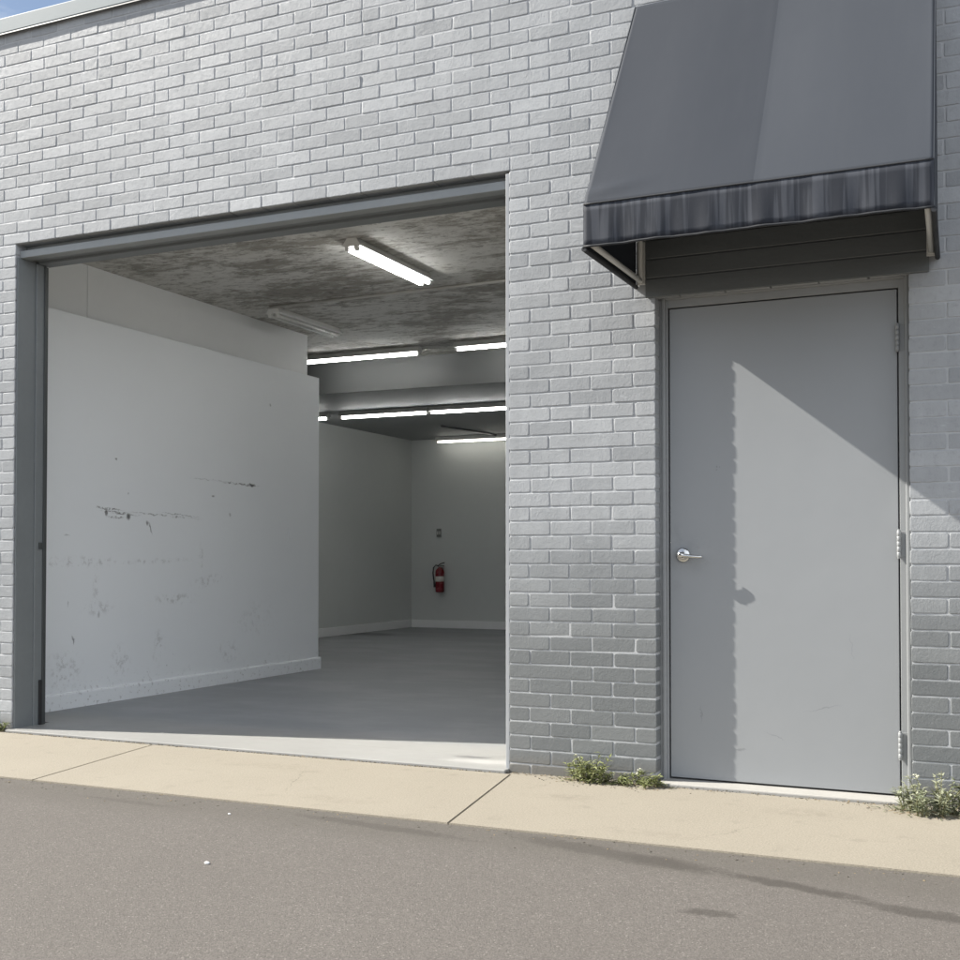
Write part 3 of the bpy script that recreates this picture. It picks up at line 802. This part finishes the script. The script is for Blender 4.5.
# ------------------------------------------------------------------ light
sun_travel = Vector((1.26, .295, -1)).normalized()
sd = -sun_travel
el = math.asin(sd.z); az = math.atan2(sd.x, sd.y)
ld = bpy.data.lights.new('sun', 'SUN'); ld.energy = 5.0; ld.angle = R(.5); ld.color = (1, .955, .88)
lo = bpy.data.objects.new('sun', ld); lo.location = sd*30; C.objects.link(lo)
lo.rotation_euler = sun_travel.to_track_quat('-Z', 'Y').to_euler()
w = bpy.data.worlds.new('World'); bpy.context.scene.world = w; w.use_nodes = True
nt = w.node_tree; bg = nt.nodes['Background']
sky = nt.nodes.new('ShaderNodeTexSky'); sky.sky_type = 'NISHITA'; sky.sun_disc = False
sky.sun_elevation = el; sky.sun_rotation = az; sky.altitude = 100; sky.air_density = 1; sky.dust_density = 1.5
# thin clouds over the blue, with a brighter bank added out of view
tc = nt.nodes.new('ShaderNodeTexCoord'); mp = nt.nodes.new('ShaderNodeMapping'); mp.inputs['Scale'].default_value = (1, 1, 3.2)
mp.inputs['Location'].default_value = (.15, .42, .1)
no = nt.nodes.new('ShaderNodeTexNoise'); no.inputs['Scale'].default_value = 2.2; no.inputs['Detail'].default_value = 7; no.inputs['Roughness'].default_value = .6
mr = nt.nodes.new('ShaderNodeMapRange'); mr.inputs['From Min'].default_value = .47; mr.inputs['From Max'].default_value = .68
mr.inputs['To Max'].default_value = .85
mx = nt.nodes.new('ShaderNodeMix'); mx.data_type = 'RGBA'; mx.inputs[7].default_value = (8.5, 8.7, 9.0, 1)
sx = nt.nodes.new('ShaderNodeVectorMath'); sx.operation = 'DOT_PRODUCT'; sx.inputs[1].default_value = Vector((.80, -.55, .12)).normalized()  # direction of the unseen cloud bank, added to brighten the garage interior
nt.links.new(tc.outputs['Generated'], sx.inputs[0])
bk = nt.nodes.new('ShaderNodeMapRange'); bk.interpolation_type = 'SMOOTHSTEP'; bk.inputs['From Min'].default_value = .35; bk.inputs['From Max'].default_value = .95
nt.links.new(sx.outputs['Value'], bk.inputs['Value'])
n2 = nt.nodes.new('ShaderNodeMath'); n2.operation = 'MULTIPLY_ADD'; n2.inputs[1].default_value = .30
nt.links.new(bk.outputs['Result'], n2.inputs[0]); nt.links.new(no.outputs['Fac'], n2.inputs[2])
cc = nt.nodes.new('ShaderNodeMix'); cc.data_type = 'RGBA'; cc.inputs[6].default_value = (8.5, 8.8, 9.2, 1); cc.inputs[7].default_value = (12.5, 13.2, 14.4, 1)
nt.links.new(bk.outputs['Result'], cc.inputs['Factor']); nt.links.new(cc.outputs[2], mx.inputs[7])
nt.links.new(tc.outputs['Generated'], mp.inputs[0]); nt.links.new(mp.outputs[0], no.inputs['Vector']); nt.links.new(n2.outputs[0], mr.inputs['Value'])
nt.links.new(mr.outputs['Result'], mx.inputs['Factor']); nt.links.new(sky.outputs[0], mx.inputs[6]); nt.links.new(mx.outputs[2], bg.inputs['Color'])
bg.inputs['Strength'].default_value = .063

# ------------------------------------------------------------------ camera
cam = bpy.data.cameras.new('camera'); co = bpy.data.objects.new('camera', cam); C.objects.link(co)
co.location = (0, -5.16, 1.0); co.rotation_euler = (R(91.2), 0, R(24.39))
cam.sensor_width = 36; cam.lens = 1169/960*36; cam.shift_y = (559-1169*math.tan(R(1.2))-480)/960
cam.clip_start = .05; cam.clip_end = 1000
sc = bpy.context.scene; sc.camera = co
sc.view_settings.view_transform = 'Standard'; sc.view_settings.look = 'None'; sc.view_settings.gamma = 1
sc.view_settings.use_curve_mapping = False
sc.view_settings.exposure = 1.1
sc.render.engine = 'CYCLES'
sc.cycles.max_bounces = 10; sc.cycles.diffuse_bounces = 7; sc.cycles.sample_clamp_indirect = 6
sc.cycles.use_denoising = True
